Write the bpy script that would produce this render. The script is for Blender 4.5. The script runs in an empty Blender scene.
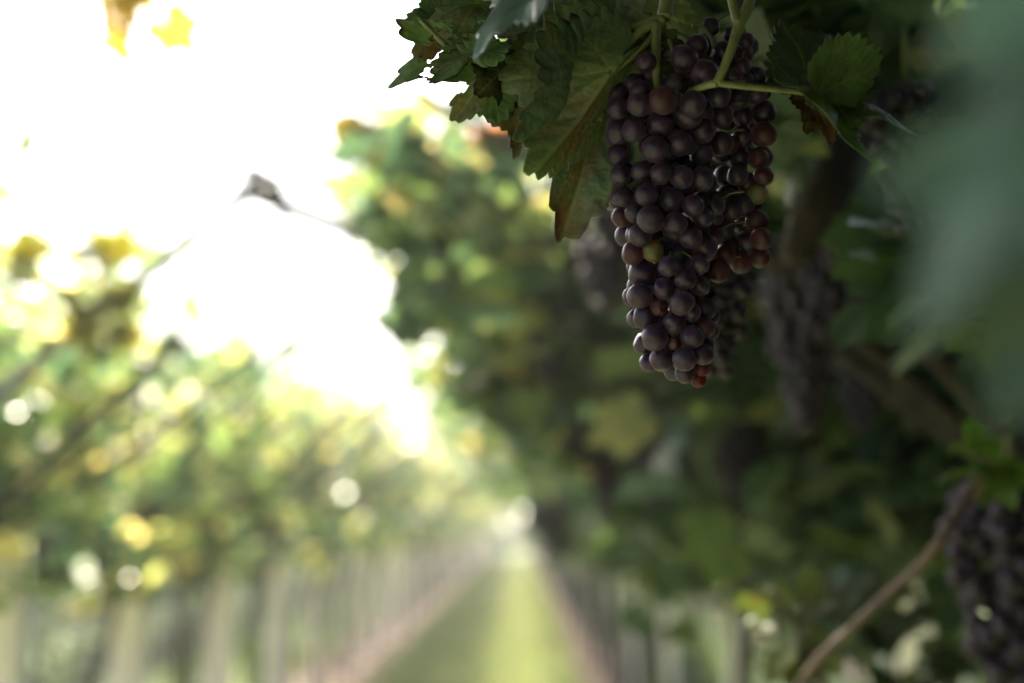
import bpy, math, random
import numpy as np
from mathutils import Vector, Matrix, Euler

S = bpy.context.scene
COL = S.collection
R = math.radians
rng = np.random.default_rng(7)
random.seed(7)

# ------------------------------------------------------------------ camera
W, H, LENS = 1024, 683, 50.0
F = W * LENS / 36.0
CAM_H = 1.5
PITCH = math.atan((525 - 341.5) / F)
YAW = math.atan(8 / F)
FOCUS = 0.90
cam_d = bpy.data.cameras.new("camera")
cam_d.lens = LENS; cam_d.sensor_width = 36; cam_d.clip_start = 0.02; cam_d.clip_end = 5000
cam_d.dof.use_dof = True; cam_d.dof.focus_distance = FOCUS; cam_d.dof.aperture_fstop = 2.5
cam = bpy.data.objects.new("camera", cam_d); COL.objects.link(cam)
cam.location = (0, 0, CAM_H); cam.rotation_euler = (math.pi/2 + PITCH, 0, YAW)
S.camera = cam
CM = Matrix.Translation((0, 0, CAM_H)) @ Euler((math.pi/2 + PITCH, 0, YAW)).to_matrix().to_4x4()
CMI = np.array(CM.inverted())

# ------------------------------------------------------------------ light
SUN_AZ, SUN_EL = R(-24), R(45)         # to the left of the row direction (+Y), above the horizon
w = bpy.data.worlds.new("World"); S.world = w; w.use_nodes = True
nt = w.node_tree; nt.nodes.clear()
wo = nt.nodes.new("ShaderNodeOutputWorld"); bg = nt.nodes.new("ShaderNodeBackground")
sky = nt.nodes.new("ShaderNodeTexSky"); sky.sky_type = 'NISHITA'; sky.sun_disc = False
sky.sun_elevation = SUN_EL; sky.sun_rotation = SUN_AZ
sky.air_density = 1.0; sky.dust_density = 4.0; sky.ozone_density = 1.0
nt.links.new(sky.outputs[0], bg.inputs[0]); nt.links.new(bg.outputs[0], wo.inputs[0])
bg.inputs[1].default_value = 0.08
sl = bpy.data.lights.new("sun", 'SUN'); sl.energy = 3.6; sl.angle = R(0.5); sl.color = (1.0, 0.90, 0.74)
so = bpy.data.objects.new("sun", sl); COL.objects.link(so); so.location = (-20, 30, 30)
sdir = Vector((math.sin(SUN_AZ)*math.cos(SUN_EL), math.cos(SUN_AZ)*math.cos(SUN_EL), math.sin(SUN_EL)))
so.rotation_euler = sdir.to_track_quat('Z', 'Y').to_euler()

S.view_settings.view_transform = 'Standard'; S.view_settings.look = 'None'
S.view_settings.gamma = 1.0; S.view_settings.use_curve_mapping = False
S.view_settings.exposure = 2.65
S.render.engine = 'CYCLES'
cy = S.cycles
cy.use_denoising = True; cy.max_bounces = 10; cy.diffuse_bounces = 4; cy.glossy_bounces = 3
cy.transmission_bounces = 6; cy.transparent_max_bounces = 6; cy.volume_bounces = 1
cy.sample_clamp_indirect = 6.0; cy.caustics_reflective = False; cy.caustics_refractive = False

# ------------------------------------------------------------------ helpers
def P(x, y, d):
    return CM @ Vector(((x - 512) / F * d, -(y - 341.5) / F * d, -d))

def proj(p):
    p = np.asarray(p, float)
    q = p @ CMI[:3, :3].T + CMI[:3, 3]
    d = -q[..., 2]
    ds = np.where(np.abs(d) < 1e-6, 1e-6, d)
    return 512 + F * q[..., 0] / ds, 341.5 - F * q[..., 1] / ds, d

def tag(o, label=None, cat=None, group=None, kind=None):
    if label: o["label"] = label
    if cat: o["category"] = cat
    if group: o["group"] = group
    if kind: o["kind"] = kind
    return o

def link(name, me, parent=None, loc=None):
    o = bpy.data.objects.new(name, me); COL.objects.link(o)
    if parent is not None:
        o.parent = parent
    if loc is not None: o.location = loc
    return o

def empty(name, loc=(0, 0, 0)):
    o = bpy.data.objects.new(name, None); COL.objects.link(o); o.location = loc
    o.empty_display_size = 0.05
    return o

def mesh(name, V, Fc, mat, smooth=True, cols=None, attrs=None):
    me = bpy.data.meshes.new(name)
    me.from_pydata([tuple(v) for v in V] if not isinstance(V, np.ndarray) else V.tolist(), [],
                   Fc.tolist() if isinstance(Fc, np.ndarray) else Fc)
    if cols is not None:
        a = me.color_attributes.new("col", 'FLOAT_COLOR', 'POINT')
        c = np.ones((len(V), 4), np.float32); c[:, :3] = cols
        a.data.foreach_set("color", c.ravel())
    for k, v in (attrs or {}).items():
        a = me.attributes.new(k, 'FLOAT', 'POINT'); a.data.foreach_set("value", np.asarray(v, np.float32))
    me.materials.append(mat)
    if smooth: me.polygons.foreach_set("use_smooth", [True] * len(me.polygons))
    me.update()
    return me

class MB:
    def __init__(s): s.V = []; s.F = []
    def tube(s, pts, rad, n=10, noise=0.0, cap=True, sub=1):
        pts = [Vector(p) for p in pts]
        if not hasattr(rad, '__len__'): rad = [rad] * len(pts)
        if sub > 1 and len(pts) > 2:          # smooth the path
            q, rr = [], []
            for i in range(len(pts) - 1):
                p0 = pts[max(i-1, 0)]; p1 = pts[i]; p2 = pts[i+1]; p3 = pts[min(i+2, len(pts)-1)]
                for k in range(sub):
                    t = k / sub
                    q.append(0.5*((2*p1) + (p2-p0)*t + (2*p0-5*p1+4*p2-p3)*t*t + (3*p1-p0-3*p2+p3)*t**3))
                    rr.append(rad[i]*(1-t) + rad[i+1]*t)
            q.append(pts[-1]); rr.append(rad[-1]); pts, rad = q, rr
        b = len(s.V); up = None
        for i, p in enumerate(pts):
            t = (pts[min(i+1, len(pts)-1)] - pts[max(i-1, 0)]).normalized()
            if up is None:
                up = t.orthogonal().normalized()
            up = (up - t * up.dot(t)).normalized(); sd = t.cross(up)
            for k in range(n):
                a = 2*math.pi*k/n
                r = rad[i] * (1 + noise*(random.random()-.5)*2)
                s.V.append(p + (up*math.cos(a) + sd*math.sin(a))*r)
        for i in range(len(pts)-1):
            for k in range(n):
                s.F.append([b+i*n+k, b+i*n+(k+1) % n, b+(i+1)*n+(k+1) % n, b+(i+1)*n+k])
        if cap:
            s.F.append([b+k for k in range(n)][::-1]); e = b+(len(pts)-1)*n
            s.F.append([e+k for k in range(n)])
    def box(s, c, sz, taper=1.0):
        b = len(s.V); x, y, z = [v/2 for v in sz]; c = Vector(c)
        for dz, t in ((-z, 1), (z, taper)):
            for dx, dy in ((-x, -y), (x, -y), (x, y), (-x, y)):
                s.V.append(c + Vector((dx*t, dy*t, dz)))
        s.F += [[b+3, b+2, b+1, b], [b+4, b+5, b+6, b+7]] + [[b+i, b+(i+1) % 4, b+4+(i+1) % 4, b+4+i] for i in range(4)]
    def mesh(s, name, mat, smooth=True): return mesh(name, s.V, s.F, mat, smooth)

def rotmats(n, tilt, yaw=None, g=rng):
    """random leaf frames: normal tilted from +Z by about `tilt` radians, tip hanging outwards/down"""
    az = g.uniform(0, 2*np.pi, n) if yaw is None else yaw
    th = np.abs(g.normal(0, tilt, n)); ph = g.uniform(0, 2*np.pi, n)
    nrm = np.stack([np.sin(th)*np.cos(ph), np.sin(th)*np.sin(ph), np.cos(th)], 1)
    tip = np.stack([np.cos(az), np.sin(az), -g.uniform(0.1, 1.6, n)], 1)
    tip -= nrm * (tip*nrm).sum(1, keepdims=True); tip /= np.linalg.norm(tip, axis=1, keepdims=True)
    x = np.cross(tip, nrm)
    return np.stack([x, tip, nrm], 2)

# ------------------------------------------------------------------ materials
def mat(name):
    m = bpy.data.materials.new(name); m.use_nodes = True
    n = m.node_tree.nodes; n.clear()
    o = n.new("ShaderNodeOutputMaterial")
    return m, m.node_tree, o
def N(t, k, **kw):
    n = t.nodes.new(k)
    for a, b in kw.items():
        if a == 'inp':
            for i, v in b.items(): n.inputs[i].default_value = v
        else: setattr(n, a, b)
    return n
def ramp(t, stops):
    r = t.nodes.new("ShaderNodeValToRGB"); e = r.color_ramp.elements
    e[0].position, e[0].color = stops[0][0], (*stops[0][1], 1)
    e[1].position, e[1].color = stops[-1][0], (*stops[-1][1], 1)
    for p, c in stops[1:-1]:
        x = e.new(p); x.color = (*c, 1)
    return r

def leaf_material(name, trans=0.42, tboost=(2.2, 2.0, 0.9), rough=0.42, hero=False, spec=0.5):
    m, t, o = mat(name); L = t.links.new
    at = N(t, "ShaderNodeAttribute", attribute_name="col")
    tc = N(t, "ShaderNodeTexCoord")
    nz = N(t, "ShaderNodeTexNoise", inp={"Scale": 90.0 if hero else 40.0, "Detail": 5.0})
    L(tc.outputs["Object"], nz.inputs["Vector"])
    rp = ramp(t, [(0.3, (0.62, 0.62, 0.62)), (0.7, (1.25, 1.25, 1.25))])
    L(nz.outputs["Fac"], rp.inputs[0])
    mu = N(t, "ShaderNodeMix", data_type='RGBA', blend_type='MULTIPLY', inp={"Factor": 1.0})
    L(at.outputs["Color"], mu.inputs["A"]); L(rp.outputs[0], mu.inputs["B"])
    col = mu.outputs["Result"]
    if hero:
        # blotches of yellow ochre and reddish brown, then pale veins, then brown dried rim
        n2 = N(t, "ShaderNodeTexNoise", inp={"Scale": 22.0, "Detail": 6.0, "Roughness": 0.65}); L(tc.outputs["Object"], n2.inputs["Vector"])
        r2 = ramp(t, [(0.54, (0, 0, 0)), (0.70, (1, 1, 1))]); L(n2.outputs["Fac"], r2.inputs[0])
        x1 = N(t, "ShaderNodeMix", data_type='RGBA'); L(r2.outputs[0], x1.inputs["Factor"])
        L(col, x1.inputs["A"]); x1.inputs["B"].default_value = (0.115, 0.062, 0.022, 1)
        vn = N(t, "ShaderNodeAttribute", attribute_name="vein")
        vm = N(t, "ShaderNodeMath", operation='MULTIPLY', inp={1: 0.75}); L(vn.outputs["Fac"], vm.inputs[0])
        x2 = N(t, "ShaderNodeMix", data_type='RGBA'); L(vm.outputs[0], x2.inputs["Factor"])
        L(x1.outputs["Result"], x2.inputs["A"]); x2.inputs["B"].default_value = (0.16, 0.18, 0.07, 1)
        br = N(t, "ShaderNodeAttribute", attribute_name="brown")
        n3 = N(t, "ShaderNodeTexNoise", inp={"Scale": 60.0, "Detail": 4.0}); L(tc.outputs["Object"], n3.inputs["Vector"])
        ad = N(t, "ShaderNodeMath", operation='MULTIPLY_ADD', inp={1: 0.9, 2: -0.45}); L(n3.outputs["Fac"], ad.inputs[0])
        sm = N(t, "ShaderNodeMath", operation='ADD'); L(br.outputs["Fac"], sm.inputs[0]); L(ad.outputs[0], sm.inputs[1])
        r3 = ramp(t, [(0.42, (0, 0, 0)), (0.6, (1, 1, 1))]); L(sm.outputs[0], r3.inputs[0])
        x3 = N(t, "ShaderNodeMix", data_type='RGBA'); L(r3.outputs[0], x3.inputs["Factor"])
        L(x2.outputs["Result"], x3.inputs["A"]); x3.inputs["B"].default_value = (0.045, 0.02, 0.01, 1)
        col = x3.outputs["Result"]
    pb = N(t, "ShaderNodeBsdfPrincipled", inp={"Roughness": rough, "Specular IOR Level": spec})
    L(col, pb.inputs["Base Color"])
    tb = N(t, "ShaderNodeMix", data_type='RGBA', blend_type='MULTIPLY', inp={"Factor": 1.0})
    L(col, tb.inputs["A"]); tb.inputs["B"].default_value = (*tboost, 1)
    tr = N(t, "ShaderNodeBsdfTranslucent"); L(tb.outputs["Result"], tr.inputs["Color"])
    mx = N(t, "ShaderNodeMixShader", inp={0: trans}); L(pb.outputs[0], mx.inputs[1]); L(tr.outputs[0], mx.inputs[2])
    if hero:
        bp = N(t, "ShaderNodeBump", inp={"Strength": 0.35, "Distance": 0.002})
        n4 = N(t, "ShaderNodeTexVoronoi", inp={"Scale": 260.0}); L(tc.outputs["Object"], n4.inputs["Vector"])
        L(n4.outputs["Distance"], bp.inputs["Height"]); L(bp.outputs[0], pb.inputs["Normal"])
    L(mx.outputs[0], o.inputs[0])
    return m

def simple(name, c1, c2, scale=20, rough=0.8, bump=0.3, stretch=None, spec=0.3, dist=0.01):
    m, t, o = mat(name); L = t.links.new
    tc = N(t, "ShaderNodeTexCoord"); src = tc.outputs["Object"]
    if stretch:
        mp = N(t, "ShaderNodeMapping"); mp.inputs["Scale"].default_value = stretch
        L(src, mp.inputs["Vector"]); src = mp.outputs[0]
    nz = N(t, "ShaderNodeTexNoise", inp={"Scale": scale, "Detail": 8.0, "Roughness": 0.65}); L(src, nz.inputs["Vector"])
    rp = ramp(t, [(0.3, c1), (0.7, c2)]); L(nz.outputs["Fac"], rp.inputs[0])
    pb = N(t, "ShaderNodeBsdfPrincipled", inp={"Roughness": rough, "Specular IOR Level": spec}); L(rp.outputs[0], pb.inputs["Base Color"])
    bp = N(t, "ShaderNodeBump", inp={"Strength": bump, "Distance": dist}); L(nz.outputs["Fac"], bp.inputs["Height"]); L(bp.outputs[0], pb.inputs["Normal"])
    L(pb.outputs[0], o.inputs[0])
    return m

def grape_material(name, dark, bloom, red, sss=0.3, trans=0.12, rough=0.42):
    m, t, o = mat(name); L = t.links.new
    tc = N(t, "ShaderNodeTexCoord"); oi = N(t, "ShaderNodeObjectInfo")
    va = N(t, "ShaderNodeVectorMath", operation='ADD'); L(tc.outputs["Object"], va.inputs[0])
    vs = N(t, "ShaderNodeVectorMath", operation='SCALE', inp={"Scale": 9.0}); L(oi.outputs["Location"], vs.inputs[0])
    L(vs.outputs[0], va.inputs[1])
    n1 = N(t, "ShaderNodeTexNoise", inp={"Scale": 1.6, "Detail": 6.0, "Roughness": 0.62}); L(va.outputs[0], n1.inputs["Vector"])
    r1 = ramp(t, [(0.38, (0, 0, 0)), (0.72, (0.75, 0.75, 0.75))]); L(n1.outputs["Fac"], r1.inputs[0])
    n2 = N(t, "ShaderNodeTexNoise", inp={"Scale": 0.9, "Detail": 2.0}); L(va.outputs[0], n2.inputs["Vector"])
    r2 = ramp(t, [(0.42, (0, 0, 0)), (0.62, (1, 1, 1))]); L(n2.outputs["Fac"], r2.inputs[0])
    a = N(t, "ShaderNodeMix", data_type='RGBA'); L(r2.outputs[0], a.inputs["Factor"])
    a.inputs["A"].default_value = (*dark, 1); a.inputs["B"].default_value = (*red, 1)
    b = N(t, "ShaderNodeMix", data_type='RGBA'); L(r1.outputs[0], b.inputs["Factor"])
    L(a.outputs["Result"], b.inputs["A"]); b.inputs["B"].default_value = (*bloom, 1)
    # fine pale speckles
    vo = N(t, "ShaderNodeTexVoronoi", inp={"Scale": 7.0}); L(va.outputs[0], vo.inputs["Vector"])
    rv = ramp(t, [(0.05, (0.35, 0.35, 0.35)), (0.12, (0, 0, 0))]); L(vo.outputs["Distance"], rv.inputs[0])
    c = N(t, "ShaderNodeMix", data_type='RGBA'); L(rv.outputs[0], c.inputs["Factor"])
    L(b.outputs["Result"], c.inputs["A"]); c.inputs["B"].default_value = (0.16, 0.12, 0.11, 1)
    pb = N(t, "ShaderNodeBsdfPrincipled", inp={"Roughness": rough, "Specular IOR Level": 0.35, "Subsurface Weight": sss, "Subsurface Scale": 0.006})
    pb.inputs["Sheen Weight"].default_value = .13; pb.inputs["Sheen Roughness"].default_value = .4; pb.inputs["Sheen Tint"].default_value = (.75, .62, .85, 1)
    pb.inputs["Subsurface Radius"].default_value = (1.0, 0.25, 0.2)
    rr = ramp(t, [(0.3, (rough-.12,)*3), (0.7, (rough+.18,)*3)]); L(n1.outputs["Fac"], rr.inputs[0]); L(rr.outputs[0], pb.inputs["Roughness"])
    L(c.outputs["Result"], pb.inputs["Base Color"])
    tr = N(t, "ShaderNodeBsdfTranslucent"); tr.inputs[0].default_value = (min(red[0]*5, .6), red[1]*2, red[2]*2, 1)
    mx = N(t, "ShaderNodeMixShader", inp={0: trans}); L(pb.outputs[0], mx.inputs[1]); L(tr.outputs[0], mx.inputs[2])
    L(mx.outputs[0], o.inputs[0])
    return m

M = {}
M['leaf'] = leaf_material("vine_leaf", rough=0.34, trans=.38, tboost=(2.5, 2.3, 1.0))
M['sunlit_leaf'] = leaf_material("sunlit_vine_leaf", rough=0.30, trans=.64, tboost=(2.8, 2.65, 1.9), spec=.6)  # brighter leaf copy, sun glow put into its tint and translucency
M['hero'] = leaf_material("near_vine_leaf", trans=0.38, tboost=(2.2, 2.3, 0.9), hero=True, rough=0.45)
M['blade'] = leaf_material("grass_blade", trans=.3, tboost=(1.6, 1.6, 1.0), rough=.5, spec=.3)
M['weed'] = leaf_material("weed_leaf", trans=.3, tboost=(1.8, 1.8, .9), rough=.6, spec=.2)
M['spray'] = leaf_material("thin_yellow_leaf", trans=0.6, tboost=(2.2, 2.1, 1.5), hero=True, rough=0.4)
M['bark'] = simple("vine_bark", (0.016, 0.012, 0.009), (0.05, 0.036, 0.028), 30, 0.95, 0.8, (1, 1, 0.15))
M['cane'] = simple("brown_cane", (0.05, 0.03, 0.02), (0.11, 0.065, 0.045), 40, 0.6, 0.2)
M['stem'] = simple("green_stem", (0.070, 0.078, 0.030), (0.15, 0.15, 0.065), 60, 0.5, 0.15, dist=0.002)
M['conc'] = simple("weathered_concrete", (0.88, 0.76, 0.68), (0.95, 0.84, 0.77), 9, 0.9, 0.3)
M['wood'] = simple("grey_wood", (0.15, 0.15, 0.165), (0.26, 0.26, 0.28), 14, 0.9, 0.4, (1, 1, 1))
M['wire'] = simple("galvanised_wire", (0.25, 0.25, 0.26), (0.4, 0.4, 0.4), 50, 0.45, 0.0)
M['soil'] = simple("bare_soil", (0.085, 0.058, 0.042), (0.185, 0.13, 0.098), 6, 0.95, 0.6, dist=0.05)
M['grape'] = grape_material("purple_grape_skin", (0.011, 0.003, 0.017), (0.050, 0.032, 0.095), (0.034, 0.003, 0.019), rough=.38)
M['grape_shade'] = grape_material("shaded_grape_skin", (0.007, 0.003, 0.009), (0.020, 0.013, 0.032), (0.014, 0.002, 0.008))  # darker copy of the grape skin, shade put into its colour
M['grape_red'] = grape_material("red_grape_skin", (0.030, 0.0035, 0.011), (0.062, 0.034, 0.060), (0.060, 0.004, 0.013), trans=0.25)
M['grape_glow'] = grape_material("backlit_red_grape_skin", (0.04, 0.004, 0.011), (0.07, 0.03, 0.055), (0.085, 0.004, 0.014), trans=.42)  # tip grapes: glow of sun from behind put into a redder, clearer skin
M['grape_green'] = grape_material("green_grape_skin", (0.065, 0.070, 0.028), (0.10, 0.10, 0.06), (0.14, 0.07, 0.03), trans=0.2)

def ground_mat():
    m, t, o = mat("mown_grass"); L = t.links.new
    tc = N(t, "ShaderNodeTexCoord")
    n1 = N(t, "ShaderNodeTexNoise", inp={"Scale": 0.9, "Detail": 6.0}); L(tc.outputs["Object"], n1.inputs["Vector"])
    n2 = N(t, "ShaderNodeTexNoise", inp={"Scale": 35.0, "Detail": 6.0}); L(tc.outputs["Object"], n2.inputs["Vector"])
    r1 = ramp(t, [(0.3, (0.15, 0.25, 0.095)), (0.7, (0.31, 0.315, 0.17))]); L(n1.outputs["Fac"], r1.inputs[0])
    r2 = ramp(t, [(0.3, (0.55, 0.55, 0.55)), (0.7, (1.3, 1.3, 1.3))]); L(n2.outputs["Fac"], r2.inputs[0])
    mu = N(t, "ShaderNodeMix", data_type='RGBA', blend_type='MULTIPLY', inp={"Factor": 1.0})
    L(r1.outputs[0], mu.inputs["A"]); L(r2.outputs[0], mu.inputs["B"])
    pb = N(t, "ShaderNodeBsdfPrincipled", inp={"Roughness": 0.9, "Specular IOR Level": 0.2}); L(mu.outputs["Result"], pb.inputs["Base Color"])
    bp = N(t, "ShaderNodeBump", inp={"Strength": 0.5, "Distance": 0.03}); L(n2.outputs["Fac"], bp.inputs["Height"]); L(bp.outputs[0], pb.inputs["Normal"])
    L(pb.outputs[0], o.inputs[0]); return m
M['ground'] = ground_mat()

# ------------------------------------------------------------------ layout constants (metres)
XL, XR = -1.75, 0.86          # the two rows beside the aisle
XLL, XRR = -4.40, 3.50        # the next rows out
ROW_END = 80.0

# ------------------------------------------------------------------ ground
G = 260
tag(link("ground", mesh("ground", [(-G, -60, 0), (G, -60, 0), (G, 520, 0), (-G, 520, 0)], [[0, 1, 2, 3]], M['ground'], False)), kind="structure")
def strip(name, x0, x1, z, m):
    V, Fc = [], []
    ys = np.arange(-6, ROW_END + 3, 0.5)
    for y in ys:
        a = 0.07*math.sin(y*1.3 + x0) + 0.05*math.sin(y*3.1 + x1) + random.uniform(-.04, .04)
        b = 0.07*math.sin(y*1.1 + x1) + 0.05*math.sin(y*2.7 + x0) + random.uniform(-.04, .04)
        V += [(x0 + a, y, z), ((x0+x1)/2, y, z + 0.02), (x1 + b, y, z)]
    for i in range(len(ys)-1):
        for k in (0, 1):
            Fc.append([3*i+k, 3*i+k+1, 3*i+k+4, 3*i+k+3])
    return tag(link(name, mesh(name, V, Fc, m)), kind="structure")
def haze():
    m, t, o = mat("thin_haze")
    v = N(t, "ShaderNodeVolumePrincipled", inp={"Density": 0.0025, "Anisotropy": 0.55})
    v.inputs["Color"].default_value = (0.96, 0.98, 1.0, 1)
    t.links.new(v.outputs[0], o.inputs["Volume"])
    b = MB(); b.box((0, 230, 1.3), (2*G + 20, 600, 4.6))
    return b.mesh("haze", m, False)
tag(link("haze", haze()), "thin bright morning haze over the whole vineyard", "haze", kind="stuff")
strip("soil_strip", XL - 0.50, XL + 0.40, 0.004, M['soil'])
strip("soil_strip", XR - 0.36, XR + 0.42, 0.004, M['soil'])
strip("soil_strip", XLL - 0.4, XLL + 0.4, 0.004, M['soil'])
strip("soil_strip", XRR - 0.4, XRR + 0.4, 0.004, M['soil'])

def grass_blades():
    n = 46000
    y = 3.5 + 50 * rng.random(n)**1.7
    x = np.where(rng.random(n) < 0.62, rng.uniform(XL + 0.35, XR - 0.3, n),
                 np.where(rng.random(n) < 0.5, rng.uniform(XLL + .3, XL - .4, n), rng.uniform(XR + .3, XRR - .3, n)))
    h = rng.uniform(0.03, 0.085, n) * (1 + y/25); wd = 0.006 * (1 + y/8)
    a = rng.uniform(0, 2*np.pi, n); ln = rng.normal(0, 0.5, (n, 2)) * h[:, None]
    dx, dy = np.cos(a)*wd, np.sin(a)*wd
    z = np.zeros(n) - 0.003
    V = np.stack([np.stack([x-dx, y-dy, z], 1), np.stack([x+dx, y+dy, z], 1), np.stack([x+ln[:, 0], y+ln[:, 1], h], 1)], 1).reshape(-1, 3)
    f = np.arange(3*n).reshape(-1, 3)
    k = rng.random(n)[:, None]
    c = np.array([[0.155, 0.24, 0.095]])*(1-k) + np.array([[0.34, 0.315, 0.18]])*k
    return mesh("grass", V, f, M['blade'], False, cols=np.repeat(c, 3, 0))
tag(link("grass", grass_blades()), "short mown grass covering the aisle between the vine rows", "grass", kind="stuff")

# ------------------------------------------------------------------ leaf shapes
LOBES = [(0, 1.0), (10, .86), (24, .68), (36, .75), (50, .90), (60, .82), (78, .61), (92, .66), (108, .70), (122, .62), (145, .55), (160, .46), (172, .25), (180, .05)]
LA = np.radians([a for a, _ in LOBES]); LR = np.array([r for _, r in LOBES])
def leaf_r(th): return np.interp(np.abs(th), LA, LR)

OUT_T = np.radians([-168, -140, -108, -80, -50, -24, 0, 24, 50, 80, 108, 140, 168])
OUT_J = len(OUT_T)
def base_leaf():
    r = leaf_r(OUT_T)
    x = np.sin(OUT_T)*r; y = np.cos(OUT_T)*r
    z = 0.16*np.abs(x)**1.2 - 0.22*np.clip(y, 0, 1)**2 + 0.05*np.cos(OUT_T*5)
    return np.vstack([[0, 0, 0], np.stack([x, y, z], 1)]), np.array([[0, i+2, i+1] for i in range(OUT_J-1)])
BL_V, BL_F = base_leaf()

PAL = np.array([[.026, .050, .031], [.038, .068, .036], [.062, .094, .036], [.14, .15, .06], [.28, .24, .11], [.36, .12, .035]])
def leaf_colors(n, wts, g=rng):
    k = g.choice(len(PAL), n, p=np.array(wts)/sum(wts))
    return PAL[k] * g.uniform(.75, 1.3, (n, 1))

def leaf_mass(name, pos, size, mats3, cols, g=rng, mt='leaf'):
    n = len(pos)
    V = BL_V[None] * size[:, None, None]
    V = V * np.array([1, 1, 1])
    V[:, :, 2] *= g.uniform(-0.4, 1.8, (n, 1))
    V[:, :, 0] *= g.uniform(.8, 1.15, (n, 1))
    V = np.einsum('nij,nkj->nki', mats3, V) + pos[:, None, :]
    k = len(BL_V)
    Fc = (BL_F[None] + (np.arange(n)*k)[:, None, None]).reshape(-1, 3)
    return mesh(name, V.reshape(-1, 3), Fc, M[mt], False, cols=np.repeat(cols, k, 0))

# canopy point clouds, local to a vine at (0,0,0), rows along Y
def canopy_right(n, g, span=1.5, gaps=True):
    """slanting roof from the trunk head up to the aisle side (-X), with hanging shoots below"""
    u = g.random(n); y = g.uniform(-span/2, span/2, n)
    x = 0.25 - 1.55*u; z = 1.55 + 0.85*np.clip(u, 0, 1)**0.9 + g.normal(0, .11, n)
    x += g.normal(0, .07, n)
    far = u > .62; x[far] += g.normal(0, .16, far.sum()); z[far] += g.normal(-.06, .16, far.sum())
    lump = 0.10*np.sin(3.1*y + 5*u + g.uniform(0, 6)) ; z += lump
    k = g.random(n) < 0.30                    # hanging curtain around the fruit zone
    x[k] = g.normal(-0.12, .20, k.sum()); z[k] = g.uniform(1.27, 1.72, k.sum())
    k2 = (g.random(n) < 0.10) & ~k
    z[k2] -= g.uniform(0, .35, k2.sum())
    thin = (x < -.55) & (np.sin(6*y + 9*x + g.uniform(0, 6)) + g.normal(0, .5, n) > .35)   # gaps along the aisle edge
    return np.stack([x, y, z], 1)[~thin] if gaps else np.stack([x, y, z], 1)
def canopy_left(n, g, span=1.5):
    u = g.random(n); y = g.uniform(-span/2, span/2, n)
    x = -0.36 + 0.80*u + g.normal(0, .10, n); z = 1.50 + 0.80*u + g.normal(0, .16, n)
    k = g.random(n) < 0.40
    x[k] = g.normal(0.05, .22, k.sum()); z[k] = 1.33 + 1.0*g.random(k.sum())**1.5
    z += 0.12*np.sin(2.7*y + g.uniform(0, 6))
    return np.stack([x, y, z], 1)

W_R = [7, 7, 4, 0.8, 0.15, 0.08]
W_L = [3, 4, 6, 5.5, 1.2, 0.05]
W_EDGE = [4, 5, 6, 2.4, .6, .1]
W_NEAR = [4, 5, 5, 2, .2, 0]
def foliage(name, pts, g, wts, tilt=0.75, smin=.055, smax=.095, mt='leaf', edge=W_EDGE):
    n = len(pts); c = leaf_colors(n, wts, g)
    if mt == 'sunlit_leaf': c = c*1.7  # sunlight put into the leaf colour
    if mt == 'leaf':                        # yellower leaf colours stand in for sun on the roof's aisle side
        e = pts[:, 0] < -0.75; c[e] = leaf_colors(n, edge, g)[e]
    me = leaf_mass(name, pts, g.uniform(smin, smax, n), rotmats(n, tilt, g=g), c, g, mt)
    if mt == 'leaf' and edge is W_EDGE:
        me.materials.append(M['sunlit_leaf'])
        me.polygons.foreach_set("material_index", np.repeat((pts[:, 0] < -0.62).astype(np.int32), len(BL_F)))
    return me

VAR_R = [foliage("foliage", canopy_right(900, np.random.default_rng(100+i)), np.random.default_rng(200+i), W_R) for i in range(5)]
VAR_L = [foliage("foliage", canopy_left(540, np.random.default_rng(300+i)), np.random.default_rng(400+i), W_L, mt='sunlit_leaf') for i in range(5)]

def trunk_mesh(seed, side):
    random.seed(seed); b = MB()
    j = lambda s: random.uniform(-s, s)
    head = Vector((j(.05), j(.05), 1.42))
    b.tube([(0, 0, -0.03), (j(.05), j(.05), .35), (j(.07), j(.07), .8), (j(.06), j(.06), 1.15), head], [.032, .022, .020, .021, .026], 9, .16, sub=4)
    for k in range(3):
        yy = (-.45, 0, .45)[k] + j(.15)
        e = Vector((side*(1.05 + j(.12)), yy, 2.28 + j(.08)))
        mid = head.lerp(e, .5) + Vector((0, 0, j(.08)))
        b.tube([head, mid, e], [.016, .010, .006], 6, .1, sub=4)
    return b.mesh("trunk", M['bark'])
TR_R = [trunk_mesh(10+i, -1) for i in range(4)]
TR_L = [trunk_mesh(20+i, 1) for i in range(4)]

def vine(x, y, fol, trk, label, group, mirror=False, rz=0.0, sc=1.0):
    v = empty("grape_vine", (x, y, 0)); v.rotation_euler.z = rz
    tag(v, label, "grape vine", group)
    t = link("trunk", trk, v)
    f = link("foliage", fol, v); f.scale = (1, 1, 1)
    if mirror: f.scale = (1, -1, 1)
    if sc != 1.0: v.scale = (1, 1, sc)
    return v

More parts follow.
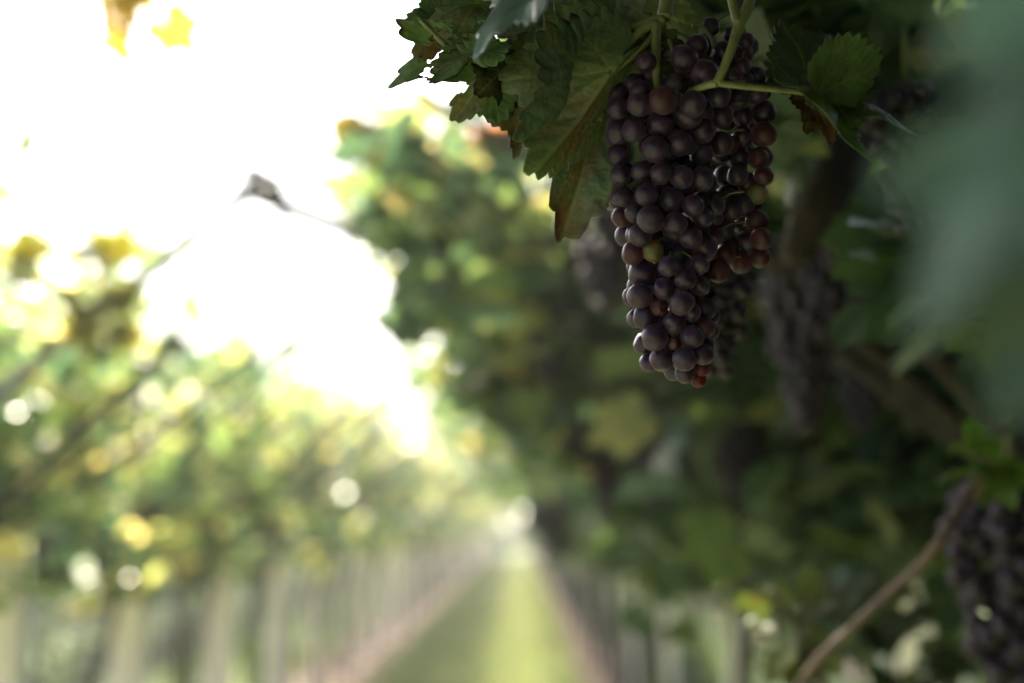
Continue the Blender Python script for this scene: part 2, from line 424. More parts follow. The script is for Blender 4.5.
# ------------------------------------------------------------------ posts with slanting arms
def post(x, y, h, arm_to, label, group, m_post=None, wdt=0.10, arm_r=0.028, y2=None):
    p = empty("trellis_post", (x, y, 0)); tag(p, label, "post", group)
    b = MB(); b.box((0, 0, h/2 - 0.1), (wdt, wdt, h + 0.2), 0.92)
    me = b.mesh("shaft", m_post or M['conc'], False)
    o = link("shaft", me, p)
    bv = o.modifiers.new("bevel", 'BEVEL'); bv.width = 0.012; bv.segments = 2
    if arm_to:
        b = MB(); e = Vector(arm_to) - Vector((x, y, 0)); s = Vector((0, -wdt/2 - arm_r - .004, h - 0.06))
        e.y += s.y
        b.tube([s - (e - s).normalized()*0.12, s.lerp(e, .35), s.lerp(e, .7), e], arm_r, 10, .06)
        link("arm", b.mesh("arm", M['wood']), p)
        b = MB(); b.tube([s + Vector((0, -.03, 0)), (0, wdt*.3, h - .06)], .008, 8)
        link("bolt", b.mesh("bolt", M['wire']), p)
    return p
Zc = CAM_H
lposts = [1.6, 3.6, 4.85, 6.46, 8.43, 10.4, 12.4]
y = 14.4
while y < ROW_END: lposts.append(y); y += 2.0
ordn = {6.46: "widest pale concrete post in the left row, under the sunlit leaves",
        8.43: "second pale post from the left edge, between two narrower gaps in the left row",
        10.4: "third pale post from the left edge in the left row",
        12.4: "fourth and narrower pale post from the left edge in the left row",
        4.85: "pale post cut off by the left edge of the photo",
        3.6: "post out left whose grey arm rises to a peak against the white sky"}
for yy in lposts:
    if yy == 3.6: arm, h = (-0.63, yy, Zc + .88), 1.50
    elif yy == 8.43: arm, h = (-0.62, yy, Zc + 1.34), 2.47
    elif yy == 12.4: arm, h = (-0.72, yy, Zc + 1.30), 2.35
    elif yy in (1.6, 4.85): arm, h = None, 1.5
    else: arm, h = (-0.95, yy, Zc + random.uniform(.75, .95)), 1.6
    post(XL, yy, h, arm, ordn.get(yy, "small blurred pale post far down the left row"), "concrete posts of the left row", wdt=.135, arm_r=.030 if yy == 8.43 else .022 if yy == 3.6 else .012)
rposts = [3.6, 6.6, 9.6, 12.6]
y = 15.6
while y < ROW_END: rposts.append(y); y += 3.0
for yy in rposts:
    arm = (-0.72, yy, Zc + .85) if yy == 3.6 else (-0.40, yy, Zc + random.uniform(.7, .85))
    post(XR + .12, yy, Zc + .25, arm, "post in the shaded right row whose arm meets the peak over the aisle" if yy == 3.6 else "shaded post among the trunks of the right row",
         "posts of the right row", wdt=0.08, arm_r=.024 if yy == 3.6 else .02)
for xx in (XLL, XRR):
    yy = 5.2
    while yy < 40:
        post(xx, yy, 1.6, None, "grey post glimpsed in the farther row left of the near left row" if xx < 0 else "grey post glimpsed in the farther row behind the right row",
             "posts of the farther rows", m_post=M['wood'], wdt=.07)
        yy += 2.6

# wires strung along the rows
def wire(x, z, label):
    b = MB(); ys = np.arange(0.5, ROW_END, 4)
    b.tube([(x, q, z - 0.015*(i % 2)) for i, q in enumerate(ys)], 0.0022, 5)
    tag(link("trellis_wire", b.mesh("trellis_wire", M['wire'])), label, "wire", "wires strung along the rows")
wire(XL + .07, 1.32, "lower wire along the pale posts of the left row")
wire(XL + .07, 0.62, "knee high drip wire along the pale posts of the left row")
wire(XR - .02, 1.36, "wire under the leaves of the right row")
wire(XR - .02, 0.60, "knee high drip wire between the trunks of the right row")

# ------------------------------------------------------------------ vine rows
k = 0; yy = 4.0
near_l = {0: "sunlit vine at the left edge beside the cut off pale post", 1: "sunlit vine just right of the left edge post", 2: "sunlit vine next to the widest pale post",
          3: "sunlit vine between the widest and second pale posts", 4: "sunlit yellow green vine around the second pale post"}
while yy < ROW_END:
    vine(XL + random.uniform(-.08, .08), yy, VAR_L[k % 5], TR_L[k % 4], near_l.get(k, "sunlit yellow green vine farther down the left row"),
         "vines of the left row", mirror=bool(k % 2), sc=random.uniform(.95, 1.08))
    yy += 1.05 + random.uniform(-.08, .08); k += 1
for i, yy in enumerate((-5.5, -4.4, -3.3)):  # unseen stretch of the left row, put in to block sky light from behind
    vine(XL - .05, yy, VAR_L[i % 5], TR_L[i % 4], "vine of the left row beside or behind the camera", "vines of the left row", mirror=bool(i % 2))
for i, yy in enumerate((-4.7, -3.6, -2.5)):  # right row likewise continued out of view to block sky light
    vine(XR, yy, VAR_R[i % 5], TR_R[i % 4], "vine of the right row just behind the camera", "vines of the right row", mirror=bool(i % 2))
k = 0; yy = 6.2
near_r = {0: "dark vine of the right row beside the trunk right of centre", 1: "dark vine of the right row second beyond the hanging bunch", 2: "dark vine of the right row third beyond the hanging bunch"}
while yy < ROW_END:
    vine(XR + random.uniform(-.06, .06), yy, VAR_R[k % 5], TR_R[k % 4], near_r.get(k, "dark vine farther down the shaded right row"),
         "vines of the right row", mirror=bool(k % 2), sc=random.uniform(.97, 1.05))
    yy += 1.1 + random.uniform(-.08, .08); k += 1
k = 0; yy = 3.6
while yy < 45:
    v = vine(XLL, yy, VAR_R[(k+2) % 5], TR_L[k % 4], "vine of the farther row glimpsed under the left row leaves", "vines of the farther left row")
    v.children[1].scale = (-1.1, 1 if k % 2 else -1, 1)
    yy += 1.25; k += 1
k = 0; yy = 1.2
while yy < 45:
    vine(XRR, yy, VAR_R[(k+1) % 5], TR_R[k % 4], "vine of the farther row glimpsed behind the right row trunks", "vines of the farther right row", mirror=bool(k % 2))
    yy += 1.25; k += 1

# nearer vines of the right row: foliage pruned so that the aisle, the sky gap and the hanging bunch stay free
EDGE_Y = [-4000, 0, 90, 110, 160, 220, 275, 300, 335, 380, 430, 490, 540, 700]
EDGE_X = [620, 560, 470, 370, 335, 350, 390, 412, 440, 455, 485, 512, 525, 560]
def prune(p, dmin=1.25):
    x, y, d = proj(p)
    inview = (d > 0.03) & (x > -160) & (x < 1180) & (y > -140) & (y < 820)
    bad = (d > 0) & inview & (d < dmin)
    bad |= (d > 0) & inview & (x < np.interp(y, EDGE_Y, EDGE_X) + 18/np.maximum(d, .5) + rng.normal(0, 22, len(p)))
    bad |= (np.linalg.norm(p - np.array([0, 0, CAM_H]), axis=1) < 0.45)
    lx = 900 - (y - 90)*.667
    bad |= inview & (y > 330) & (x > 620) & (d < 2.1)
    bad |= inview & (y > 190) & (x > 540) & (x < 870) & (d < 2.3)
    bad |= inview & (x < 600) & (y > 60) & (d < 2.7)
    bad |= inview & (np.abs(x - (1000 - (y - 450)*.86)) < 60) & (y > 400) & (d < 1.75)
    bad |= inview & (np.abs(x - lx) < 55) & (y > 90) & (y < 290) & (d < 1.75)
    low = np.interp(x, [500, 600, 700, 800, 1024], [540, 545, 560, 560, 540])
    bad |= inview & (y > low + rng.normal(0, 25, len(p))) & (rng.random(len(p)) < .93)
    return p[~bad]
near_ys = [-1.4, -0.3, 0.8, 1.9, 3.0, 4.1, 5.15]
near_lab = {1.9: "nearest dark vine of the right row, thick limb leaning behind the large bunch",
            3.0: "dark vine with trunk near the right edge of the photo",
            4.1: "dark vine of the right row between the two near trunks", 5.15: "dark vine of the right row with trunk below the large bunch",
            0.8: "vine beside the camera on the right whose leaves roof the large bunch"}
near_v = {}
for xx, y0, nm in ((XLL - 2.65, 8.0, "left"), (XRR + 2.6, 17.0, "right")):
    k = 0; yy = y0
    while yy < 50:
        v = vine(xx, yy, VAR_R[k % 5], TR_L[k % 4], "vine of the third row out, glimpsed far behind the %s trunks" % nm, "vines of the third rows out")
        v.children[1].scale = (-1.1 if xx < 0 else 1, 1 if k % 2 else -1, 1)
        yy += 1.3; k += 1
for i, yy in enumerate(near_ys):
    g = np.random.default_rng(500+i)
    p = canopy_right(2600, g, gaps=yy > 3.5) + np.array([XR, yy, 0])
    p = prune(p) - np.array([XR, yy, 0])
    if yy == 1.9:                           # thick leaves high on the right behind the near shoots
        q = np.array([P(g.uniform(845, 1060), g.uniform(-30, 250), g.uniform(2.1, 3.0)) for _ in range(260)])
        p = np.vstack([p, q - np.array([XR, yy, 0])])
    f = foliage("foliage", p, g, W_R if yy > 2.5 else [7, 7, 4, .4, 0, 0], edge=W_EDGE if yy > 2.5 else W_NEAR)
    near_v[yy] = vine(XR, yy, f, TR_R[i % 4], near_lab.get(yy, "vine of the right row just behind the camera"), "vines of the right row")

# rank weeds between the posts
def weeds():
    g = np.random.default_rng(950); n = 24000
    y = 4 + 46*g.random(n)**1.3
    x = np.where(g.random(n) < .5, g.uniform(XLL - 6, XL - .35, n), g.uniform(XR + .5, XRR - .4, n))
    hmax = .32 + .22*np.sin(x*2.3 + y*.9) + .15*np.sin(y*2.1)
    hmax = np.where(x > XR, hmax*.35, hmax); z = np.abs(g.normal(0, .45, n))*np.maximum(hmax, .08)
    p = np.stack([x, y, z + .02], 1)
    c = np.array([[.035, .065, .028], [.05, .085, .032], [.09, .11, .045]])[g.choice(3, n, p=[.45, .4, .15])]
    return leaf_mass("weeds", p, g.uniform(.04, .09, n)*(1 + y/40), rotmats(n, .9, g=g), c, g, 'weed')
tag(link("weeds", weeds()), "low green weeds between the vine rows beyond the posts and trunks", "weeds", kind="stuff")

# far end: a hedge of trees closes the aisle
g = np.random.default_rng(900); n = 5200
hx = g.uniform(-45, 45, n); hz = np.abs(g.normal(0, 1, n)); hz = np.minimum(hz/2.2, 1)*(3.3 + .5*np.sin(hx*.5) + .3*np.sin(hx*1.7))
hp = np.stack([hx, 84 + g.normal(0, 1.2, n), hz], 1)
tag(link("hedge", leaf_mass("hedge", hp, g.uniform(.35, .6, n), rotmats(n, .9, g=g), leaf_colors(n, [6, 5, 2, 0, 0, 0], g)*.6, g, 'weed')),
    "far hazy hedge closing the end of the aisle", "hedge", kind="stuff")

# ------------------------------------------------------------------ hero leaves
def hero_leaf(parent, p0, p1, normal, size=None, fold=0.25, droop=0.25, seed=0, na=180, nr=26, col=(.06, .095, .035), brown=0.0,
              holes=(), bites=(), label=None, curl=0.15, width=1.0, petiole=None, bend=None, mt='hero'):
    g = np.random.default_rng(seed)
    th = np.linspace(-np.pi*0.985, np.pi*0.985, na)
    rr = leaf_r(th)
    teeth = np.abs(((th*na_t(seed)/(2*np.pi)) % 1.0) - .35)
    rr = rr * (1 + 0.16*(0.33 - teeth)) * (1 + .05*np.sin(th*3 + g.uniform(0, 6)) + .03*np.sin(th*7 + g.uniform(0, 6)))
    for (a, wd, dp) in bites:
        rr *= 1 - dp*np.exp(-((th - math.radians(a))/math.radians(wd))**2)
    fr = np.linspace(0, 1, nr+1)[1:]
    T, Fq = np.meshgrid(th, fr)
    Rr = rr[None, :]*Fq
    x = np.sin(T)*Rr; y = np.cos(T)*Rr
    # veins
    dm = np.full(x.shape, 9.0); ds = np.full(x.shape, 9.0)
    def seg(dst, ax, ay, bx, by):
        vx, vy = bx-ax, by-ay; t = np.clip(((x-ax)*vx + (y-ay)*vy)/(vx*vx+vy*vy), 0, 1)
        return np.minimum(dst, np.hypot(x-ax-t*vx, y-ay-t*vy) + .004*t)
    for a, ln in ((0, 1), (50, .9), (-50, .9), (108, .68), (-108, .68)):
        a = math.radians(a); vx, vy = math.sin(a), math.cos(a)
        dm = seg(dm, 0, 0, vx*ln, vy*ln)
        for q in (.22, .38, .54, .70, .84):
            for sgn in (-1, 1):
                b = a + sgn*math.radians(44); l2 = (1-q)*.62*ln
                ds = seg(ds, vx*q*ln, vy*q*ln, vx*q*ln + math.sin(b)*l2, vy*q*ln + math.cos(b)*l2)
    vein = np.maximum(np.exp(-(dm/.013)**2), .45*np.exp(-(ds/.007)**2))
    dmin = np.minimum(dm, ds)
    z = fold*np.abs(x)**1.1 - droop*(x*x + y*y)*.6 + .15*np.clip(dmin, 0, .12) + curl*np.clip(Fq-.7, 0, 1)**2*np.sin(T*4 + seed)*2.2
    z += .05*np.sin(x*7 + seed)*np.sin(y*6 + seed*2)
    X0 = x.copy(); x = x*width
    bro = np.clip((Fq - .80)/.2, 0, 1)*(.22 + .38*brown) + brown*.35*np.clip(np.sin(T*2.3 + seed), 0, 1)*Fq + brown*.08
    if bend:                                # one half of the blade folded back along the midrib
        sd, al = bend; al = math.radians(al); hs = np.clip(sd*x/.06, 0, 1)
        z = z - hs*np.abs(x)*math.sin(al); x = np.where(sd*x > 0, x*(1 - hs*(1-math.cos(al))), x)
    loc = np.stack([x, y, z], 2).reshape(-1, 3)
    p0, p1 = Vector(p0), Vector(p1)
    ax = (p1 - p0); L = size or ax.length; ay = ax.normalized()
    nz = Vector(normal); nz = (nz - ay*nz.dot(ay)).normalized(); ex = ay.cross(nz)
    m3 = np.array([[ex.x, ay.x, nz.x], [ex.y, ay.y, nz.y], [ex.z, ay.z, nz.z]])
    Vw = loc @ m3.T * L
    V = np.vstack([[[0, 0, 0]], Vw]); Fc = []
    lx, ly = X0.ravel(), loc[:, 1]
    dead = np.zeros(len(V), bool)
    for hx, hy, hr in holes:
        dead[1:] |= np.hypot(lx-hx, ly-hy) < hr*(1 + .35*np.sin(7*np.arctan2(ly-hy, lx-hx)))
        bro = np.maximum(bro, .7*np.exp(-(np.clip(np.hypot(X0-hx, y-hy)-hr, 0, 9)/.05)**2))
    for j in range(na-1):
        Fc.append([0, 1+j+1, 1+j])
        for i in range(nr-1):
            a = 1+i*na+j; q = [a, a+1, a+na+1, a+na]
            if not dead[q].any(): Fc.append(q)
    cc = np.array(col)[None]*(1 + .12*g.normal(size=(1, 1)))
    cols = np.repeat(cc, len(V), 0)
    me = mesh("leaf", V, Fc, M[mt], True, cols, {"vein": np.concatenate([[1], vein.ravel()]), "brown": np.concatenate([[0], bro.ravel()])})
    o = link("leaf", me, parent, p0 - parent.location)
    sol = o.modifiers.new("thickness", 'SOLIDIFY'); sol.thickness = 0.0004; sol.offset = 0
    if label: o["label"] = label
    if petiole:
        b = MB(); n = len(petiole)
        pts = [Vector(q) - p0 for q in petiole]
        b.tube(pts, [.0022 - .0007*i/max(n-1, 1) for i in range(n)], 8, .04, sub=5)
        link("petiole", b.mesh("petiole", M['stem']), o)
    return o
def na_t(seed): return 34 + seed % 5

# the shoot the in-focus leaves grow on
toCam = lambda p: (Vector((0, 0, CAM_H)) - Vector(p)).normalized()
shoot = empty("vine_shoot", P(668, -60, 0.90))
tag(shoot, "in focus green shoot with ragged leaves left of and above the large bunch", "vine shoot", "near shoots of the right row")
b = MB(); o0 = shoot.location
b.tube([P(700, -160, .93)-o0, P(680, -60, .90)-o0, P(669, -8, .89)-o0, P(664, 18, .885)-o0], [.0042, .004, .0042, .0048], 10, .06, sub=6)
b.tube([P(664, 18, .885)-o0, P(640, 32, .885)-o0, P(622, 52, .88)-o0], [.0036, .0030, .0022], 10, .05, sub=5)
b.tube([P(664, 18, .885)-o0, P(600, 38, .90)-o0, P(530, 56, .90)-o0, P(490, 62, .90)-o0, P(455, 52, .90)-o0, P(420, 20, .90)-o0], [.0036, .0032, .0028, .0024, .002, .0015], 9, .05, sub=5)
link("cane", b.mesh("cane", M['stem']), shoot)
hero = lambda *a, **k: hero_leaf(shoot, *a, **k)
def nrm(p, rx=0, ry=0, rz=0):
    v = toCam(p); return Vector((v.x + rx, v.y + ry, v.z + rz))
p = P(612, 74, .875)
hero(p, P(527, 176, .865), nrm(p, -.35, 0, .15), fold=.12, droop=.20, seed=1, bend=(-1, 78), na=360, nr=44, col=(.10, .135, .06), brown=.25, curl=.12,
     label="large green leaf with brown curled tip touching the left of the bunch", petiole=[P(664, 18, .885), P(645, 45, .88), p])
p = P(603, 92, .90)
hero(p, P(566, 230, .905), nrm(p, .25, 0, .1), size=.092, fold=.55, droop=.1, seed=2, na=300, nr=36, col=(.075, .11, .075), brown=.45, width=.85, curl=.25,
     bites=((-62, 14, .3), (40, 10, .3)), label="narrow folded leaf with crisp brown edges hanging below the large leaf")
p = P(598, 62, .895)
hero(p, P(548, -10, .91), nrm(p, -.1, 0, .5), size=.075, fold=.2, droop=.3, seed=3, na=240, nr=28, col=(.075, .09, .035), brown=.35,
     label="olive leaf with rusty blotches above the large leaf")
p = P(470, 50, .895)
hero(p, P(384, 82, .89), nrm(p, .0, 0, .9), size=.058, fold=.35, droop=.1, seed=4, na=300, nr=36, col=(.095, .145, .05), brown=.55, width=.8, curl=.25,
     holes=((.12, .42, .10), (-.18, .5, .09), (.3, .25, .09)), bites=((28, 9, .5), (-75, 14, .5), (80, 16, .4)), label="ragged leaf with holes pointing left against the white sky")
p = P(492, 74, .895)
hero(p, P(440, 130, .89), nrm(p, -.3, 0, .2), size=.042, fold=.4, droop=.2, seed=5, na=260, nr=30, col=(.10, .15, .05), brown=.4, curl=.25,
     holes=((.2, .45, .06),), bites=((25, 8, .4),), label="small serrated leaf hanging at the left below the ragged leaf")
p = P(500, 72, .89)
hero(p, P(508, 116, .885), nrm(p, .5, 0, -.1), size=.030, fold=.2, droop=.1, seed=6, na=160, nr=20, col=(.05, .07, .025), label="small dark leaf between the serrated leaf and the large leaf")
p = P(535, 95, .90)
hero(p, P(512, 170, .895), nrm(p, -.8, 0, .1), size=.046, fold=.5, droop=.1, seed=7, na=180, nr=22, col=(.055, .085, .05), brown=.4, width=.6, label="narrow leaf edge on beside the large leaf")
p = P(560, -45, .80)
hero(p, P(470, 50, .80), Vector((-.8, -.5, .25)), size=.072, mt='leaf', fold=.25, droop=.2, seed=8, na=160, nr=20, col=(.08, .14, .12), label="soft focus bluish leaf in front at the top")
p = P(478, 2, .88)
hero(p, P(432, 14, .88), nrm(p, 0, 0, .8), size=.032, fold=.25, droop=.3, seed=9, na=180, nr=22, col=(.08, .12, .03), brown=.3, label="small yellow green leaf at the very top left of the shoot")
p = P(560, 20, .93)
hero(p, P(480, 20, .95), nrm(p, .2, 0, .7), size=.058, fold=.2, droop=.3, seed=10, na=180, nr=22, col=(.05, .085, .03), brown=.2, label="green leaf behind the ragged leaf")
p = P(640, 10, 1.0)
hero(p, P(600, 75, 1.02), nrm(p, .2, 0, .3), size=.06, fold=.2, droop=.2, seed=11, na=160, nr=20, col=(.06, .085, .03), label="shaded leaf behind the stems at the top of the bunch")
p = P(445, 20, .93)
hero(p, P(418, 62, .93), nrm(p, .5, 0, .4), size=.034, fold=.3, droop=.2, seed=12, na=160, nr=20, col=(.06, .095, .05), brown=.5, bites=((-40, 15, .4),), label="small torn leaf between the ragged leaf and the sky")

# second shoot with the forked stem and the leaf to the right of the bunch
shoot2 = empty("vine_shoot", P(745, -80, 0.87))
tag(shoot2, "forked pale stem crossing in front of the bunch to a leaf at its right", "vine shoot", "near shoots of the right row")
b = MB(); o0 = shoot2.location
b.tube([P(765, -120, .90)-o0, P(752, -10, .865)-o0, P(739, 26, .855)-o0, P(728, 58, .85)-o0, P(717, 83, .85)-o0], [.004, .0034, .0033, .0027, .0028], 10, .05, sub=6)
b.tube([P(717, 83, .85)-o0, P(704, 86, .855)-o0, P(688, 92, .875)-o0], [.0027, .0022, .0018], 9, .05, sub=4)
b.tube([P(720, -60, .87)-o0, P(731, -2, .86)-o0, P(738, 24, .855)-o0], [.0024, .0026, .003], 9, .05, sub=4)
link("cane", b.mesh("cane", M['stem']), shoot2)
hero2 = lambda *a, **k: hero_leaf(shoot2, *a, **k)
p = P(818, 95, .86)
hero2(p, P(882, 150, .90), nrm(p, .5, 0, .45), size=.050, fold=.75, droop=.1, seed=13, na=300, nr=34, col=(.075, .12, .04), curl=.1,
      label="folded green leaf at the end of the stem right of the bunch", petiole=[P(717, 83, .85), P(750, 87, .85), P(790, 91, .855), p])
p = P(826, 100, .885)
hero2(p, P(912, 112, .93), nrm(p, .2, 0, 1.2), size=.062, fold=.25, droop=.25, seed=14, na=240, nr=28, col=(.06, .095, .03), brown=.15, label="serrated leaf pointing right behind the folded leaf")
p = P(812, 80, .95)
hero2(p, P(850, 20, .98), nrm(p, .1, 0, .2), size=.055, fold=.2, droop=.2, seed=15, na=160, nr=20, col=(.05, .075, .025), label="dim leaf above the folded leaf")
p = P(815, 100, .90)
hero2(p, P(832, 140, .90), nrm(p, .6, 0, .2), size=.03, fold=.4, droop=.2, seed=16, na=160, nr=20, col=(.08, .04, .025), brown=.8, label="withered reddish leaf below the stem end")

# near blurred leaves at the right, close to the lens
shoot3 = empty("vine_shoot", P(1120, 120, 0.30))
tag(shoot3, "large bluish out of focus leaves close to the lens at the right edge", "vine shoot", "near shoots of the right row")
b = MB(); o0 = shoot3.location
b.tube([P(1150, -260, .34)-o0, P(1120, 40, .30)-o0, P(1090, 240, .30)-o0, P(1100, 420, .32)-o0], [.004, .0035, .003, .002], 8, .05, sub=5)
link("cane", b.mesh("cane", M['stem']), shoot3)
up = Vector((-.85, -.55, .25))
p = P(1085, 110, .29)
hero_leaf(shoot3, p, P(862, 350, .29), up, size=.058, fold=.22, droop=.2, seed=17, na=120, nr=14, col=(.14, .205, .205), width=.62, mt='leaf', label="largest bluish leaf close to the lens")
p = P(1110, -70, .27)
hero_leaf(shoot3, p, P(905, 70, .27), up, size=.040, fold=.2, droop=.3, seed=18, na=120, nr=14, col=(.15, .23, .235), mt='leaf', label="pale bluish leaf at the upper right edge")
p = P(1090, 250, .32)
hero_leaf(shoot3, p, P(985, 430, .32), (-.5, -1, .1), size=.045, fold=.2, droop=.2, seed=19, na=120, nr=14, col=(.035, .065, .045), mt='leaf', label="darker blurred leaf below the bluish leaves")

# bright young shoots low at the right, and the yellow spray at the top left
def young(name_lab, cx, cy, d, spread, n, col, seed, stem_pts, cat="vine shoot", size=(.03, .05), grp="near shoots of the right row"):
    g = np.random.default_rng(seed)
    e = empty("vine_shoot", P(cx, cy, d)); tag(e, name_lab, cat, grp)
    b = MB(); b.tube([P(*q) - e.location for q in stem_pts], .0028, 8, .05, sub=5); link("cane", b.mesh("cane", M['cane']), e)
    for i in range(n):
        a = g.uniform(0, 6.28); r = spread*math.sqrt(g.random())
        px, py = cx + r*math.cos(a), cy + r*math.sin(a)
        q = P(px, py, d + g.normal(0, .03)); s = g.uniform(*size)
        tip = q + Vector((g.normal(0, 1), g.normal(0, 1), -g.uniform(.2, 1.3))).normalized()*s
        hero_leaf(e, q, tip, Vector((g.normal(0, .6), g.normal(-.3, .6), 1)), seed=seed+i, na=100, nr=10,
                  col=np.array(col)*g.uniform(.8, 1.25), fold=.3, droop=.3, mt='spray')
    return e
young("bright yellow green tuft of leaves above the dark bunch at the right edge", 988, 462, 1.45, 32, 6, (.12, .20, .04), 40, [(1010, 420, 1.5), (990, 455, 1.46), (975, 500, 1.45)])
young("low shoot with bright and bluish leaves at the bottom right under the cane", 800, 630, 1.75, 60, 13, (.12, .15, .06), 60, [(830, 690, 1.8), (800, 630, 1.75), (770, 590, 1.7)])
young("few dull leaves clinging to the peak of the arms against the white sky", 288, 196, 3.55, 34, 6, (.08, .10, .095), 160, [(240, 200, 3.6), (288, 193, 3.55), (345, 212, 3.5)], size=(.06, .085), grp="leafy sprays against the sky")
young("dull green low shoot in the bottom right corner right of the cane", 890, 630, 2.0, 70, 18, (.06, .10, .04), 140, [(900, 720, 2.0), (890, 640, 2.0), (880, 570, 2.0)], size=(.05, .08))
young("yellow leafy spray hanging into the white sky at the top left", 134, 2, 2.6, 46, 12, (.52, .45, .22), 80, [(150, -120, 2.7), (135, -30, 2.6), (128, 20, 2.6)], size=(.05, .075), grp="leafy sprays against the sky")
young("yellow tipped spray reaching left out of the right row canopy", 350, 140, 2.9, 24, 7, (.26, .24, .12), 100, [(440, 150, 3.0), (400, 140, 2.95), (345, 120, 2.9)], size=(.05, .075), grp="leafy sprays against the sky")
young("leafy spray riding on the grey arm at the far left", 70, 285, 3.5, 75, 22, (.22, .22, .05), 120, [(-40, 330, 3.5), (40, 300, 3.5), (165, 245, 3.55)], size=(.06, .09), grp="leafy sprays against the sky")

# brown cane rising across the lower right, thick limb behind the bunch
b = MB(); bp = P(800, 690, 1.55)
b.tube([P(780, 720, 1.6)-bp, P(815, 664, 1.55)-bp, P(850, 630, 1.52)-bp, P(885, 597, 1.5)-bp, P(915, 570, 1.48)-bp, P(940, 540, 1.45)-bp, P(975, 480, 1.5)-bp, P(1010, 380, 1.6)-bp], [.0052]*8, 9, .1, sub=5)
tag(link("cane", b.mesh("cane", M['cane']), None, bp), "bare brown cane rising to the right across the lower right corner", "cane")
v = near_v[1.9]; b = MB(); o0 = v.location
b.tube([Vector((XR-.02, 1.9, 1.36))-o0, P(1000, 60, 1.7)-o0, P(880, 110, 1.62)-o0, P(845, 165, 1.56)-o0, P(815, 215, 1.52)-o0, P(790, 262, 1.5)-o0], [.026, .027, .029, .027, .024, .012], 10, .12, sub=5)
link("limb", b.mesh("limb", M['bark']), v)

# ------------------------------------------------------------------ the large bunch
def sphere(seg, ring):
    V = [(0, 0, 1)]; Fc = []
    for i in range(1, ring):
        a = math.pi*i/ring
        for j in range(seg):
            c = 2*math.pi*j/seg; V.append((math.sin(a)*math.cos(c), math.sin(a)*math.sin(c), math.cos(a)))
    V.append((0, 0, -1)); n = len(V)-1
    for j in range(seg): Fc.append([0, 1+j, 1+(j+1) % seg])
    for i in range(ring-2):
        for j in range(seg):
            a = 1+i*seg; Fc.append([a+j, a+seg+j, a+seg+(j+1) % seg, a+(j+1) % seg])
    a = 1+(ring-2)*seg
    for j in range(seg): Fc.append([a+j, n, a+(j+1) % seg])
    return np.array(V), Fc
SV, SF = sphere(28, 18)
def gmesh(name, m, dent=0.0, seed=0):
    V = SV.copy(); g = np.random.default_rng(seed)
    for _ in range(4):                      # soft flats where neighbours press, slight ovals
        a = g.normal(size=3); a /= np.linalg.norm(a); q = V @ a
        lim = g.uniform(.80, .93); V -= a[None]*np.clip(q - lim, 0, 1)[:, None]*.6
    V *= 1 + .03*np.sin(V @ g.normal(size=3)*2.2 + g.uniform(0, 6))[:, None]
    r = np.hypot(V[:, 0], V[:, 1])          # stylar scar below, stalk dimple above
    V[:, 2] += np.where(V[:, 2] < 0, .07, -.06)*np.exp(-(r/.16)**2)
    if dent:
        V *= (1 - dent*np.abs(np.sin(V[:, :1]*5)*np.cos(V[:, 1:2]*4 + V[:, 2:]*3)))
    return mesh(name, V, SF, m)
GP = [gmesh("grape", M['grape'], 0, 31 + i) for i in range(8)]
GR = [gmesh("grape", M['grape_red'], 0, 51 + i) for i in range(4)]
GM = {'p': gmesh("grape", M['grape']), 'r': gmesh("grape", M['grape_red']), 'g': gmesh("grape", M['grape_green']), 's': gmesh("grape", M['grape_red'], .22), 't': gmesh("grape", M['grape_glow'], 0, 77)}
A5 = [(57,97,28,'p'),(55,152,25,'r'),(122,92,29,'p'),(90,140,25,'p'),(133,155,34,'p'),(188,104,32,'p'),(199,165,31,'p'),(105,197,30,'p'),(86,246,29,'r'),(140,238,28,'g'),
      (181,279,28,'p'),(111,297,36,'p'),(238,202,30,'p'),(275,230,33,'p'),(225,315,28,'p'),(168,338,28,'p'),(105,357,33,'p'),(85,360,25,'p'),(216,377,32,'p'),(157,386,24,'s'),
      (118,412,31,'p'),(95,415,25,'p'),(195,428,30,'p'),(263,330,26,'p'),(144,466,35,'p'),(115,482,27,'p'),(244,464,30,'p'),(196,481,18,'s'),(163,524,32,'p'),(130,530,27,'p'),
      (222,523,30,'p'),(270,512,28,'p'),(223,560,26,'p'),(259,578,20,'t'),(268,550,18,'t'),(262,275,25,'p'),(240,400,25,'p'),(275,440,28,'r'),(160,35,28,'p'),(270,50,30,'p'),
      (110,30,28,'p'),(215,45,30,'p'),(322,180,30,'p'),(310,290,30,'r'),(330,250,28,'r'),(345,130,28,'p'),(413,88,27,'g'),(430,42,26,'r'),(413,160,30,'r'),(423,208,28,'r'),
      (422,257,27,'r'),(370,270,28,'r'),(385,215,28,'p'),(360,40,28,'p'),(245,120,28,'p'),(270,150,27,'p'),(300,120,27,'p'),(298,200,26,'r'),(55,40,27,'p')]
